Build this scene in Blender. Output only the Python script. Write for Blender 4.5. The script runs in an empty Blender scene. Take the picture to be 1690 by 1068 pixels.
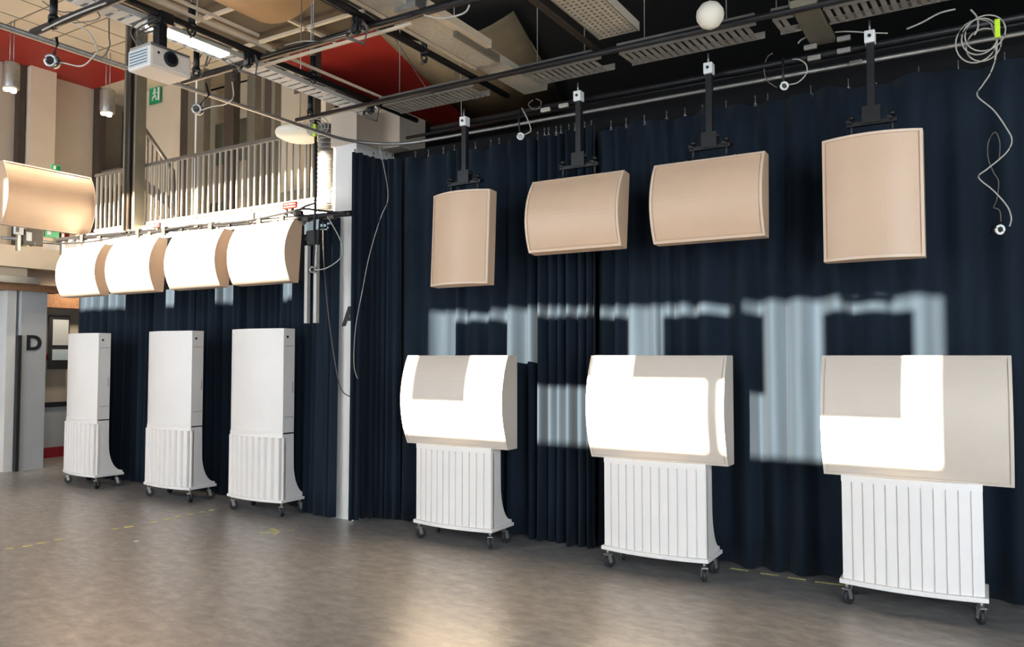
import bpy, bmesh, math, random
from mathutils import Vector, Matrix
random.seed(7)
S = bpy.context.scene
COL = S.collection

# ------------------------------------------------------------------ camera
F_PX, CX, CY, EYE = 1280.0, 845.0, 534.0, 1.7
PITCH = math.atan(53 / F_PX)
YAW = math.atan(780 / math.hypot(F_PX, 53))
cd = bpy.data.cameras.new('camera')
cd.sensor_width = 36.0
cd.lens = F_PX * 36.0 / 1690.0
cd.clip_end = 200
cam = bpy.data.objects.new('camera', cd)
cam.location = (0, 0, EYE)
cam.rotation_euler = (math.pi / 2 + PITCH, 0, YAW)
COL.objects.link(cam)
S.camera = cam

# ------------------------------------------------------------------ world, sun, exposure
SUN_DIR = Vector((0.02, 1.0, -0.162))          # low sun through the window wall behind the camera
W = bpy.data.worlds.new('world'); S.world = W
W.use_nodes = True
bgn = W.node_tree.nodes['Background']
bgn.inputs[0].default_value = (0.80, 0.90, 1.0, 1)
bgn.inputs[1].default_value = 8.5
sl = bpy.data.lights.new('sun', 'SUN')
sl.energy = 60.0; sl.color = (1.0, 0.85, 0.64); sl.angle = math.radians(0.55)
so = bpy.data.objects.new('sun', sl)
so.rotation_euler = SUN_DIR.to_track_quat('-Z', 'Y').to_euler()
so.location = (1, -12, 8)
COL.objects.link(so)
S.view_settings.view_transform = 'Standard'
S.view_settings.look = 'None'
S.view_settings.gamma = 1.0
S.view_settings.use_curve_mapping = False
S.view_settings.exposure = 0.28
S.cycles.max_bounces = 8
S.cycles.diffuse_bounces = 5

# windows of the wall behind the camera: (x0, x1, z0, z1); first two follow the sun patches, last two added for fill daylight
BACK_Y = -3.2
WINDOWS = [(-11.32, -6.12, 3.90, 5.45), (-4.98, -0.45, 2.44, 3.725), (2.6, 8.0, 0.25, 5.6), (-12.6, -6.1, 0.30, 2.40)]
for i, (x0, x1, z0, z1) in enumerate(WINDOWS):
    al = bpy.data.lights.new('daylight_portal', 'AREA')
    al.shape = 'RECTANGLE'; al.size = x1 - x0; al.size_y = z1 - z0
    al.cycles.is_portal = True
    ao = bpy.data.objects.new('daylight_portal', al)
    ao.location = ((x0 + x1) / 2, BACK_Y - 0.12, (z0 + z1) / 2)
    ao.rotation_euler = (math.pi / 2, 0, 0)
    COL.objects.link(ao)

# ------------------------------------------------------------------ helpers
_fw = Vector((-math.sin(YAW) * math.cos(PITCH), math.cos(YAW) * math.cos(PITCH), math.sin(PITCH)))
_rt = Vector((math.cos(YAW), math.sin(YAW), 0))
_up = _rt.cross(_fw)
def at(x, y, X=None, Y=None, Z=None):
    """surveyed point: the place on the plane X, Y or Z = const seen at photo position x, y"""
    d = _fw * F_PX + _rt * (x - CX) + _up * (CY - y)
    if X is not None: t = X / d.x
    elif Y is not None: t = Y / d.y
    else: t = (Z - EYE) / d.z
    return Vector((0, 0, EYE)) + d * t

def mat(name, col, rough=0.6, var=0.0, scale=6.0, bump=0.0, bscale=60.0, metal=0.0, sheen=0.0, stretch=None, emit=0.0, sheen_tint=None, spec=0.5, trans=0.0):
    m = bpy.data.materials.new(name); m.use_nodes = True
    nt = m.node_tree; b = nt.nodes['Principled BSDF']
    b.inputs['Base Color'].default_value = (*col, 1)
    b.inputs['Roughness'].default_value = rough
    b.inputs['Metallic'].default_value = metal
    b.inputs['Specular IOR Level'].default_value = spec
    if trans: b.inputs['Transmission Weight'].default_value = trans
    if sheen:
        b.inputs['Sheen Weight'].default_value = sheen
        b.inputs['Sheen Roughness'].default_value = 0.45
        if sheen_tint: b.inputs['Sheen Tint'].default_value = (*sheen_tint, 1)
    if emit:
        b.inputs['Emission Color'].default_value = (*col, 1); b.inputs['Emission Strength'].default_value = emit
    tc = nt.nodes.new('ShaderNodeTexCoord'); mp = nt.nodes.new('ShaderNodeMapping')
    nt.links.new(tc.outputs['Object'], mp.inputs[0])
    if stretch: mp.inputs['Scale'].default_value = stretch
    if var:
        n = nt.nodes.new('ShaderNodeTexNoise'); n.inputs['Scale'].default_value = scale; n.inputs['Detail'].default_value = 6
        nt.links.new(mp.outputs[0], n.inputs['Vector'])
        r = nt.nodes.new('ShaderNodeValToRGB')
        r.color_ramp.elements[0].position = 0.3; r.color_ramp.elements[1].position = 0.7
        r.color_ramp.elements[0].color = (*[c * (1 - var) for c in col], 1)
        r.color_ramp.elements[1].color = (*[min(1, c * (1 + var)) for c in col], 1)
        nt.links.new(n.outputs[0], r.inputs[0]); nt.links.new(r.outputs[0], b.inputs['Base Color'])
    if bump:
        n2 = nt.nodes.new('ShaderNodeTexNoise'); n2.inputs['Scale'].default_value = bscale; n2.inputs['Detail'].default_value = 4
        nt.links.new(mp.outputs[0], n2.inputs['Vector'])
        bp = nt.nodes.new('ShaderNodeBump'); bp.inputs['Strength'].default_value = bump; bp.inputs['Distance'].default_value = 0.01
        nt.links.new(n2.outputs[0], bp.inputs['Height']); nt.links.new(bp.outputs[0], b.inputs['Normal'])
    return m

M = dict(
    white=mat('white_lacquer', (0.90, 0.87, 0.84), 0.45, 0.02, 3, 0.02, 200),
    cream=mat('cream_lacquer', (0.70, 0.62, 0.535), 0.45, 0.02, 3, 0.02, 200),
    tan=mat('tan_lacquer', (0.68, 0.485, 0.335), 0.42, 0.03, 3, 0.02, 200),
    tanrim=mat('tan_rim', (0.75, 0.58, 0.44), 0.4, 0.02, 4),
    black=mat('black_steel', (0.012, 0.012, 0.014), 0.42, 0.2, 20, spec=0.4),
    blackmatt=mat('black_matt', (0.01, 0.01, 0.011), 0.85, 0.2, 10),
    rubber=mat('grey_rubber', (0.025, 0.025, 0.028), 0.6, 0.1, 30),
    steel=mat('galvanised_steel', (0.42, 0.42, 0.41), 0.42, 0.15, 18, 0.05, 40, metal=0.85),
    rail=mat('zinc_rail', (0.36, 0.35, 0.33), 0.45, 0.15, 18, metal=0.7),
    tray=mat('grey_tray', (0.34, 0.32, 0.28), 0.55, 0.15, 12, metal=0.3),
    duct=mat('beige_duct', (0.50, 0.45, 0.36), 0.6, 0.12, 30, 0.1, 90),
    curtain=mat('navy_velvet', (0.0115, 0.0192, 0.0305), 0.85, 0.25, 5, 0.1, 150, sheen=0.05, stretch=(1, 1, 0.1), sheen_tint=(0.9, 0.95, 1.0), spec=0.12),
    plaster=mat('white_plaster', (0.78, 0.77, 0.74), 0.7, 0.03, 4, 0.04, 40),
    column_grey=mat('grey_column', (0.50, 0.52, 0.53), 0.7, 0.03, 4, 0.04, 40),
    beige=mat('beige_wall', (0.50, 0.43, 0.34), 0.75, 0.04, 3, 0.04, 40),
    beige2=mat('light_beige_panel', (0.66, 0.56, 0.43), 0.7, 0.04, 3),
    ceilbeige=mat('beige_ceiling', (0.62, 0.53, 0.40), 0.8, 0.05, 2),
    brown=mat('brown_soffit', (0.12, 0.09, 0.06), 0.8, 0.08, 2),
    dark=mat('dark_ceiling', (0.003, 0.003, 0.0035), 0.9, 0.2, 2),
    red=mat('red_panel', (0.33, 0.022, 0.015), 0.55, 0.10, 2),
    redpaint=mat('red_skirting', (0.35, 0.02, 0.03), 0.5, 0.05, 4),
    frame=mat('dark_brown_frame', (0.055, 0.042, 0.033), 0.5, 0.12, 10),
    greyframe=mat('olive_grey_frame', (0.17, 0.15, 0.11), 0.5, 0.08, 10),
    silver=mat('silver_baluster', (0.50, 0.49, 0.46), 0.4, 0.05, 20, metal=0.35),
    railtop=mat('grey_handrail', (0.14, 0.12, 0.10), 0.45, 0.1, 20),
    wood=mat('brown_wood', (0.28, 0.14, 0.07), 0.5, 0.3, 12, stretch=(1, 6, 1)),
    green=mat('green_sign', (0.01, 0.30, 0.12), 0.4, 0.03, 8),
    signwhite=mat('sign_white', (0.85, 0.86, 0.84), 0.5, 0.02, 8),
    redsign=mat('red_sign', (0.10, 0.012, 0.008), 0.9, 0.05, 8, spec=0.05),
    yellow=mat('yellow_tape', (0.60, 0.57, 0.22), 0.6, 0.25, 30),
    lime=mat('lime_tag', (0.55, 0.85, 0.03), 0.4, 0.05, 10),
    cable=mat('pale_cable', (0.45, 0.43, 0.38), 0.5, 0.1, 20),
    cabledark=mat('dark_cable', (0.10, 0.09, 0.08), 0.5, 0.1, 20),
    proj=mat('projector_shell', (0.72, 0.66, 0.60), 0.45, 0.02, 6),
    projblue=mat('projector_vent', (0.50, 0.60, 0.66), 0.5, 0.05, 60),
    glass=mat('lens_glass', (0.01, 0.01, 0.015), 0.08, 0.0, spec=0.8),
    pane=mat('grey_glass', (0.22, 0.22, 0.17), 0.12, 0.06, 2, spec=0.6),
    lamp=mat('opal_lamp', (0.85, 0.80, 0.68), 0.5, 0.02, 8),
    glarelit=mat('glare_glow', (1.0, 0.97, 0.92), 0.5, 0, emit=3.0),  # emission that stands in for sun glare on the pale tray
    bulb=mat('lit_bulb', (1.0, 0.85, 0.6), 0.5, 0, emit=2.5),
    print_=mat('dark_lettering', (0.02, 0.02, 0.022), 0.6, 0.05, 8),
    seam=mat('seam_grey', (0.16, 0.14, 0.12), 0.7, 0.05, 8),
    cloud2=mat('olive_cloud', (0.16, 0.12, 0.07), 0.6, 0.12, 2.5),
    bulk=mat('bulkhead_beige', (0.50, 0.42, 0.34), 0.7, 0.05, 4),
    cloud=mat('acoustic_cloud', (0.42, 0.27, 0.15), 0.6, 0.12, 2.5, stretch=(1, 0.3, 1)),
    exterior=mat('outer_wall', (0.55, 0.53, 0.50), 0.8, 0.03, 3),
)
def floor_mat():
    m = bpy.data.materials.new('marbled_linoleum'); m.use_nodes = True
    nt = m.node_tree; b = nt.nodes['Principled BSDF']
    tc = nt.nodes.new('ShaderNodeTexCoord')
    mp = nt.nodes.new('ShaderNodeMapping'); mp.inputs['Scale'].default_value = (2.0, 3.6, 1); mp.inputs['Rotation'].default_value = (0, 0, 0.35)
    nt.links.new(tc.outputs['Object'], mp.inputs[0])
    n = nt.nodes.new('ShaderNodeTexNoise'); n.inputs['Scale'].default_value = 3.2; n.inputs['Detail'].default_value = 9; n.inputs['Roughness'].default_value = 0.68
    nt.links.new(mp.outputs[0], n.inputs['Vector'])
    r = nt.nodes.new('ShaderNodeValToRGB')
    e = r.color_ramp.elements
    e[0].position = 0.30; e[0].color = (0.150, 0.148, 0.145, 1)
    e[1].position = 0.72; e[1].color = (0.39, 0.375, 0.355, 1)
    k = e.new(0.5); k.color = (0.245, 0.238, 0.230, 1)
    nt.links.new(n.outputs[0], r.inputs[0]); nt.links.new(r.outputs[0], b.inputs['Base Color'])
    n2 = nt.nodes.new('ShaderNodeTexNoise'); n2.inputs['Scale'].default_value = 14; n2.inputs['Detail'].default_value = 5
    nt.links.new(mp.outputs[0], n2.inputs['Vector'])
    mr = nt.nodes.new('ShaderNodeMapRange'); mr.inputs[3].default_value = 0.27; mr.inputs[4].default_value = 0.43; b.inputs['Specular IOR Level'].default_value = 0.95
    nt.links.new(n2.outputs[0], mr.inputs[0]); nt.links.new(mr.outputs[0], b.inputs['Roughness'])
    bp = nt.nodes.new('ShaderNodeBump'); bp.inputs['Strength'].default_value = 0.08; bp.inputs['Distance'].default_value = 0.01
    nt.links.new(n2.outputs[0], bp.inputs['Height']); nt.links.new(bp.outputs[0], b.inputs['Normal'])
    return m
M['floor'] = floor_mat()

class MB:
    def __init__(s): s.v = []; s.f = []; s.smooth = []
    def add(s, vs, fs, smooth=False):
        o = len(s.v); s.v += [tuple(v) for v in vs]
        for f in fs: s.f.append([i + o for i in f]); s.smooth.append(smooth)
        return s
    def box(s, x0, x1, y0, y1, z0, z1):
        return s.add([(x0,y0,z0),(x1,y0,z0),(x1,y1,z0),(x0,y1,z0),(x0,y0,z1),(x1,y0,z1),(x1,y1,z1),(x0,y1,z1)],
                     [(0,3,2,1),(4,5,6,7),(0,1,5,4),(1,2,6,5),(2,3,7,6),(3,0,4,7)])
    def prism(s, pts, axis, a0, a1):
        """polygon pts (2-D) extruded along axis: x -> pts (y,z); y -> pts (x,z); z -> pts (x,y)"""
        def q(p, a):
            return (a, p[0], p[1]) if axis == 'x' else (p[0], a, p[1]) if axis == 'y' else (p[0], p[1], a)
        n = len(pts); vs = [q(p, a0) for p in pts] + [q(p, a1) for p in pts]
        fs = [(i, (i + 1) % n, n + (i + 1) % n, n + i) for i in range(n)]
        fs += [tuple(range(n))[::-1], tuple(range(n, 2 * n))]
        return s.add(vs, fs)
    def tube(s, path, r, n=8, closed=False, caps=True):
        path = [Vector(p) for p in path]; m = len(path); rings = []
        for i, p in enumerate(path):
            if closed: t = path[(i + 1) % m] - path[i - 1]
            else: t = path[min(i + 1, m - 1)] - path[max(i - 1, 0)]
            t = t.normalized() if t.length > 1e-9 else Vector((0, 0, 1))
            a = Vector((0, 0, 1)) if abs(t.z) < 0.9 else Vector((1, 0, 0))
            u = t.cross(a).normalized(); w = t.cross(u)
            rr = r[i] if isinstance(r, (list, tuple)) else r
            rings.append([p + (u * math.cos(2 * math.pi * k / n) + w * math.sin(2 * math.pi * k / n)) * rr for k in range(n)])
        vs = [v for g in rings for v in g]; fs = []
        for i in range(m if closed else m - 1):
            j = (i + 1) % m
            for k in range(n): fs.append((i*n+k, i*n+(k+1)%n, j*n+(k+1)%n, j*n+k))
        s.add(vs, fs, True)
        if caps and not closed:
            o = len(s.v) - len(vs)
            s.f.append([o + k for k in range(n)][::-1]); s.smooth.append(False)
            s.f.append([o + (m-1)*n + k for k in range(n)]); s.smooth.append(False)
        return s
    def cyl(s, p0, p1, r, n=16): return s.tube([p0, p1], r, n)
    def beam(s, p0, p1, w, h):
        """rectangular bar, w across, h in height"""
        p0, p1 = Vector(p0), Vector(p1); t = (p1 - p0).normalized()
        a = Vector((0,0,1)) if abs(t.z) < 0.95 else Vector((0,1,0))
        u = t.cross(a).normalized() * w / 2; k = u.cross(t).normalized() * h / 2
        vs = [p0-u-k, p0+u-k, p0+u+k, p0-u+k, p1-u-k, p1+u-k, p1+u+k, p1-u+k]
        return s.add(vs, [(0,3,2,1),(4,5,6,7),(0,1,5,4),(1,2,6,5),(2,3,7,6),(3,0,4,7)])
    def ring(s, c, nrm, R, r, n=24, m=8):
        c, nrm = Vector(c), Vector(nrm).normalized()
        a = Vector((0,0,1)) if abs(nrm.z) < 0.9 else Vector((1,0,0))
        u = nrm.cross(a).normalized(); w = nrm.cross(u)
        return s.tube([c + (u*math.cos(2*math.pi*k/n) + w*math.sin(2*math.pi*k/n))*R for k in range(n)], r, m, closed=True)
    def lathe(s, c, prof, n=20):
        """profile (radius, z) about the vertical axis at c"""
        vs = []; fs = []
        for (r, z) in prof:
            for k in range(n): vs.append((c[0]+r*math.cos(2*math.pi*k/n), c[1]+r*math.sin(2*math.pi*k/n), c[2]+z))
        for i in range(len(prof)-1):
            for k in range(n): fs.append((i*n+k, i*n+(k+1)%n, (i+1)*n+(k+1)%n, (i+1)*n+k))
        s.add(vs, fs, True)
        o = len(s.v) - len(vs)
        s.f.append([o+k for k in range(n)][::-1]); s.smooth.append(False)
        s.f.append([o+(len(prof)-1)*n+k for k in range(n)]); s.smooth.append(False)
        return s
    def mesh(s, name, m):
        me = bpy.data.meshes.new(name); me.from_pydata(s.v, [], s.f)
        me.polygons.foreach_set('use_smooth', s.smooth)
        bm = bmesh.new(); bm.from_mesh(me); bmesh.ops.recalc_face_normals(bm, faces=bm.faces); bm.to_mesh(me); bm.free()
        me.materials.append(M[m] if isinstance(m, str) else m); me.update(); return me
    def build(s, name, m, parent=None, bevel=0.0):
        o = bpy.data.objects.new(name, s.mesh(name, m)); COL.objects.link(o)
        if parent: o.parent = parent
        if bevel:
            bv = o.modifiers.new('bevel', 'BEVEL'); bv.width = bevel; bv.segments = 2; bv.limit_method = 'ANGLE'; bv.angle_limit = math.radians(50)
        return o

def tag(o, label, cat=None, group=None, kind=None):
    o['label'] = label
    if cat: o['category'] = cat
    if group: o['group'] = group
    if kind: o['kind'] = kind
    return o
def thing(name, label, cat, loc=(0,0,0), rz=0.0, group=None):
    o = bpy.data.objects.new(name, None); COL.objects.link(o); o.empty_display_size = 0.1
    o.location = loc; o.rotation_euler = (0, 0, rz)
    return tag(o, label, cat, group)
def struct(name, mb, m, label, parent=None):
    o = mb.build(name, m, parent)
    if parent is None: o['kind'] = 'structure'; o['label'] = label
    return o
def inst(name, me, parent, loc=(0,0,0), rot=(0,0,0)):
    o = bpy.data.objects.new(name, me); COL.objects.link(o); o.parent = parent; o.location = loc; o.rotation_euler = rot
    return o
def text_mesh(ch, size, m, parent, loc, rot, name='letter'):
    c = bpy.data.curves.new('txt', 'FONT'); c.body = ch; c.size = size; c.extrude = 0.004; c.offset = 0.012 * size / 0.3
    t = bpy.data.objects.new('txt', c); COL.objects.link(t)
    dg = bpy.context.evaluated_depsgraph_get()
    me = bpy.data.meshes.new_from_object(t.evaluated_get(dg)); bpy.data.objects.remove(t); bpy.data.curves.remove(c)
    me.materials.clear(); me.materials.append(M[m])
    o = bpy.data.objects.new(name, me); COL.objects.link(o); o.location = loc; o.rotation_euler = rot
    if parent: o.parent = parent
    return o

# ================================================================== STRUCTURE
struct('floor', MB().box(-15.5, 8.6, -3.4, 13.0, -0.12, 0), 'floor', 'grey brown marbled linoleum floor')
# wall behind the camera with its window openings
def wall_with_holes(name, x0, x1, y0, y1, z0, z1, holes, m, label):
    b = MB(); xs = sorted({x0, x1, *[h[0] for h in holes], *[h[1] for h in holes]}); zs = sorted({z0, z1, *[h[2] for h in holes], *[h[3] for h in holes]})
    for i in range(len(xs)-1):
        for j in range(len(zs)-1):
            cx, cz = (xs[i]+xs[i+1])/2, (zs[j]+zs[j+1])/2
            if not any(h[0] < cx < h[1] and h[2] < cz < h[3] for h in holes): b.box(xs[i], xs[i+1], y0, y1, zs[j], zs[j+1])
    return struct(name, b, m, label)
wall_with_holes('wall_window_side', -15.5, 8.6, BACK_Y-0.25, BACK_Y, 0, 6.6, WINDOWS, 'exterior', 'pale window wall opposite the curtains')
def window_frame(n, x0, x1, z0, z1, mull):
    o = struct('window_%d' % n, MB().box(x0-0.03, x0, BACK_Y-0.2, BACK_Y-0.05, z0, z1).box(x1, x1+0.03, BACK_Y-0.2, BACK_Y-0.05, z0, z1)
           .box(x0, x1, BACK_Y-0.2, BACK_Y-0.05, z0-0.03, z0).box(x0, x1, BACK_Y-0.2, BACK_Y-0.05, z1, z1+0.03), 'frame', 'dark window frame')
    for x, w in mull: MB().box(x-w/2, x+w/2, BACK_Y-0.18, BACK_Y-0.08, z0, z1).build('mullion', 'frame', o)
window_frame(1, *WINDOWS[0], [])
window_frame(2, *WINDOWS[1], [(-1.91, 0.135)])
window_frame(3, *WINDOWS[2], [(4.4, 0.07), (6.2, 0.07)])  # unseen window added to raise the ambient daylight
window_frame(4, *WINDOWS[3], [(-10.8, 0.07), (-9.0, 0.07), (-7.2, 0.07)])  # unseen low window added to brighten the left side
struct('wall_sun_blocker', MB().box(-16.0, -5.4, -12.4, -12.0, -0.2, 4.1), 'exterior', 'pale added wall blocking the sun outside the low windows')  # unseen wall, added to keep direct sun out of the low window
struct('wall_right', MB().box(8.4, 8.6, -3.2, 13, 0, 6.6), 'exterior', 'pale side wall')
# wall behind the curtains, and the dark gallery above and behind it
struct('wall_curtain_side', MB().box(-5.6, 8.4, 6.62, 6.8, 0, 3.95), 'dark', 'dark wall behind the navy curtains')
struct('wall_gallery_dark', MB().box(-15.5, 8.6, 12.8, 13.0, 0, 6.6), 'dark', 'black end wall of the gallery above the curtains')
struct('wall_under_balcony', MB().box(-11.7, -5.9, 6.62, 6.8, 0, 3.27), 'dark', 'dark wall under the balcony')
# balcony
bal = struct('balcony_slab', MB().box(-13.36, -5.6, 6.62, 13.0, 3.27, 3.45), 'plaster', 'balcony floor slab')
struct('trim_balcony_fascia', MB().box(-11.15, -5.9, 6.34, 6.62, 3.26, 3.46), 'plaster', 'white fascia under the balcony railing')
struct('wall_balcony_back', MB().box(-13.0, -9.3, 8.6, 8.8, 3.45, 6.27).box(-9.3, -8.6, 8.6, 8.8, 3.45, 5.85).box(-8.6, -7.5, 8.6, 8.8, 3.45, 5.45), 'ceilbeige', 'beige wall behind the balcony')
struct('wall_left_upper', MB().box(-13.2, -13.0, -3.2, 8.6, 3.25, 6.35), 'beige', 'beige upper wall at the left end')
# left end, ground level
struct('wall_left_outer', MB().box(-15.5, -15.3, -3.4, 13.0, 0, 6.6), 'exterior', 'outer wall at the left end')
struct('wall_left', MB().box(-13.6, -13.4, -3.2, 13, 0, 3.3), 'beige', 'ochre wall beyond the left opening')
o = struct('wall_left_lower', MB().box(-13.4, -13.36, 6.3, 8.5, 0.14, 0.86), 'column_grey', 'grey lower wall panel')
struct('baseboard_left', MB().box(-13.36, -13.33, 5.0, 8.5, 0.0, 0.17), 'redpaint', 'red skirting board')
struct('trim_1', MB().box(-13.4, -13.34, 6.3, 8.5, 0.84, 0.92), 'print_', 'dark rail on the left wall')
struct('trim_2', MB().box(-13.4, -13.34, 6.3, 8.5, 1.62, 1.72), 'redpaint', 'dark red rail on the left wall')
struct('trim_3', MB().box(-13.4, -13.2, 4.5, 8.5, 2.50, 2.80), 'wood', 'brown wooden header at the left end')
# left end column D and header beams
colD = struct('wall_column_left', MB().box(-12.55, -12.2, 6.03, 6.40, 0, 2.76), 'column_grey', 'grey column lettered D')
text_mesh('D', 0.30, 'print_', colD, (-12.197, 6.105, 1.79), (math.pi/2, 0, math.pi/2))
MB().box(-12.22, -12.16, 5.985, 6.03, 0, 2.0).build('corner_guard', 'print_', colD)
struct('wall_column_white', MB().box(-12.5, -12.25, 5.86, 5.985, 0, 2.76), 'plaster', 'white pilaster beside the lettered column')
struct('trim_door_frame', MB().box(-12.7, -12.5, 5.2, 5.8, 0.0, 2.76), 'print_', 'black glass door at the left edge')
struct('baseboard_door', MB().box(-12.5, -12.45, 5.3, 5.86, 0.0, 0.2), 'redpaint', 'red base panel of the door')
struct('wall_door_panel', MB().box(-12.5, -12.46, 5.3, 5.86, 0.2, 0.72), 'column_grey', 'grey lower door panel')
struct('trim_beam_upper', MB().box(-12.4, -12.0, 2.0, 6.62, 2.99, 3.30), 'beige2', 'pale beam above the left opening')
struct('trim_beam_lower', MB().box(-12.5, -12.1, 2.0, 6.05, 2.86, 2.985), 'beige2', 'narrow beam above the left opening')
struct('trim_shutter_box', MB().box(-12.45, -12.02, 2.0, 6.2, 2.76, 2.86), 'steel', 'shiny metal box above the left opening')
struct('trim_wood_strip', MB().box(-12.45, -12.1, 2.0, 6.6, 2.66, 2.76), 'wood', 'red brown strip above the column')
# pillar A with its upper bulkhead
pilA = struct('wall_pillar', MB().box(-5.93, -5.60, 6.05, 6.62, 0, 3.94), 'plaster', 'white pillar lettered A')
text_mesh('A', 0.27, 'print_', pilA, (-5.765, 6.046, 2.02), (math.pi/2, 0, 0))
struct('wall_bulkhead', MB().box(-5.97, -5.60, 6.05, 6.62, 3.94, 4.36).box(-5.60, -5.35, 6.45, 6.9, 3.96, 4.36), 'bulk', 'beige bulkhead over the pillar')
# ceilings
struct('ceiling', MB().box(-15.5, 8.6, -3.4, 13.0, 6.45, 6.6), 'brown', 'brown ceiling void')
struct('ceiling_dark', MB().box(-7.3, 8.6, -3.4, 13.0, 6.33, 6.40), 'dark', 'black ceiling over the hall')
struct('ceiling_beige', MB().box(-11.75, -9.95, -3.4, 8.6, 6.30, 6.36), 'ceilbeige', 'beige suspended ceiling at the left')
struct('ceiling_red_left', MB().box(-13.0, -11.75, -3.4, 7.5, 6.28, 6.36), 'red', 'red soffit panel at the left')
struct('ceiling_left_end', MB().box(-13.0, -11.75, 7.5, 8.6, 6.28, 6.36), 'ceilbeige', 'beige soffit beside the red panel')
struct('ceiling_red', MB().box(-9.25, -7.3, 8.25, 12.8, 6.28, 6.36), 'red', 'red soffit panel over the gallery beyond the balcony')
cb = bpy.data.objects['ceiling_beige']
for y in (1.2, 2.4, 3.6, 4.2, 4.8, 5.4, 6.0, 6.6, 7.2, 7.8): MB().box(-11.7, -10.0, y-0.008, y+0.008, 6.296, 6.301).build('panel_joint', 'greyframe', cb)
for x in (-11.15, -10.55): MB().box(x-0.008, x+0.008, -3, 8.5, 6.296, 6.301).build('panel_joint', 'greyframe', cb)
tg = struct('ceiling_grid', MB().box(-9.95, -9.90, 0, 8.3, 6.30, 6.36), 'signwhite', 'white ceiling grid')
for x in (-9.05, -8.08): MB().box(x-0.025, x+0.025, 0, 8.25, 6.30, 6.34).build('grid_bar', 'beige2', tg)
for y in (4.8, 5.75, 6.73, 7.68): MB().box(-9.95, -7.0, y-0.025, y+0.025, 6.30, 6.34).build('grid_bar', 'beige2', tg)

# ================================================================== LOUDSPEAKER PANELS
def bow(s, half, bulge): return bulge * (1 - (s / half) ** 2)
def panel_meshes(w, h, portrait, bulge, thick, mbody, mfront, mrim, key):
    """cabinet, front skin and rim; local: x across, z up from the middle, front at -y, back at y=0"""
    sl, ll = (w, h) if portrait else (h, w)              # short (bowed) and long side
    N = 18; hs, hl = sl/2, ll/2
    def P(s, l, y): return (s, y, l) if portrait else (l, y, s)
    ss = [-hs + sl*i/N for i in range(N+1)]
    c = MB()
    vs = []; fs = []
    for l in (-hl, hl):
        for s in ss: vs.append(P(s, l, -thick - bow(s, hs, bulge)))
        for s in ss: vs.append(P(s, l, 0))
    n = N+1
    for i in range(N):
        fs.append((i, i+1, 2*n+i+1, 2*n+i)); fs.append((n+i, 3*n+i, 3*n+i+1, n+i+1))
        fs.append((i, n+i, n+i+1, i+1)); fs.append((2*n+i, 2*n+i+1, 3*n+i+1, 3*n+i))
    fs.append((0, 2*n, 3*n, n)); fs.append((N, n+N, 3*n+N, 2*n+N))
    c.add(vs, fs)
    cab = c.mesh('cabinet', mbody)
    # front skin: inset, slightly proud of the cabinet
    f = MB(); ins = 0.026; ss2 = [-hs+ins + (sl-2*ins)*i/N for i in range(N+1)]
    vs = []; fs = []
    for off in (0.004, -0.004):
        for l in (-hl+ins, hl-ins):
            for s in ss2: vs.append(P(s, l, -thick - bow(s, hs, bulge) - off))
    for i in range(N):
        fs.append((i, i+1, n+i+1, n+i)); fs.append((2*n+i, 3*n+i, 3*n+i+1, 2*n+i+1))
        fs.append((i, 2*n+i, 2*n+i+1, i+1)); fs.append((n+i, n+i+1, 3*n+i+1, 3*n+i))
    fs.append((0, n, 3*n, 2*n)); fs.append((N, 2*n+N, 3*n+N, n+N))
    f.add(vs, fs, False)
    fr = f.mesh('front_panel', mfront)
    # rim: two bowed end strips and two straight strips
    r = MB(); rw, rp = 0.019, 0.012
    for l0, l1 in ((-hl, -hl+rw), (hl-rw, hl)):
        for i in range(N):
            a, b2 = ss[i], ss[i+1]; ya, yb = -thick-bow(a, hs, bulge), -thick-bow(b2, hs, bulge)
            q = [P(a, l0, ya+0.003), P(b2, l0, yb+0.003), P(b2, l1, yb+0.003), P(a, l1, ya+0.003),
                 P(a, l0, ya-rp), P(b2, l0, yb-rp), P(b2, l1, yb-rp), P(a, l1, ya-rp)]
            r.add(q, [(0,3,2,1),(4,5,6,7),(0,1,5,4),(2,3,7,6)] + ([(3,0,4,7)] if i == 0 else []) + ([(1,2,6,5)] if i == N-1 else []))
    for sgn in (-1, 1):
        a, b2 = sgn*hs, sgn*(hs-rw); ya, yb = -thick, -thick-bow(b2, hs, bulge)
        q = [P(a, -hl+rw, ya+0.003), P(b2, -hl+rw, yb+0.003), P(b2, hl-rw, yb+0.003), P(a, hl-rw, ya+0.003),
             P(a, -hl+rw, ya-rp), P(b2, -hl+rw, yb-rp), P(b2, hl-rw, yb-rp), P(a, hl-rw, ya-rp)]
        r.add(q, [(0,3,2,1),(4,5,6,7),(0,1,5,4),(1,2,6,5),(2,3,7,6),(3,0,4,7)])
    rm = r.mesh('rim', mrim)
    return cab, fr, rm
BIG_L, BIG_S = 1.115, 0.822
big_land = panel_meshes(BIG_L, BIG_S, False, 0.105, 0.142, 'cream', 'cream', 'cream', 'b')
big_port = panel_meshes(BIG_S, BIG_L, True, 0.085, 0.142, 'white', 'white', 'white', 'p')
sml_land = panel_meshes(0.86, 0.632, False, 0.102, 0.10, 'tan', 'tan', 'tanrim', 's')
sml_port = panel_meshes(0.632, 0.86, True, 0.085, 0.10, 'tan', 'tan', 'tanrim', 't')
tan_big = panel_meshes(1.20, 0.86, False, 0.16, 0.12, 'tan', 'tan', 'tanrim', 'u')

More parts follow.
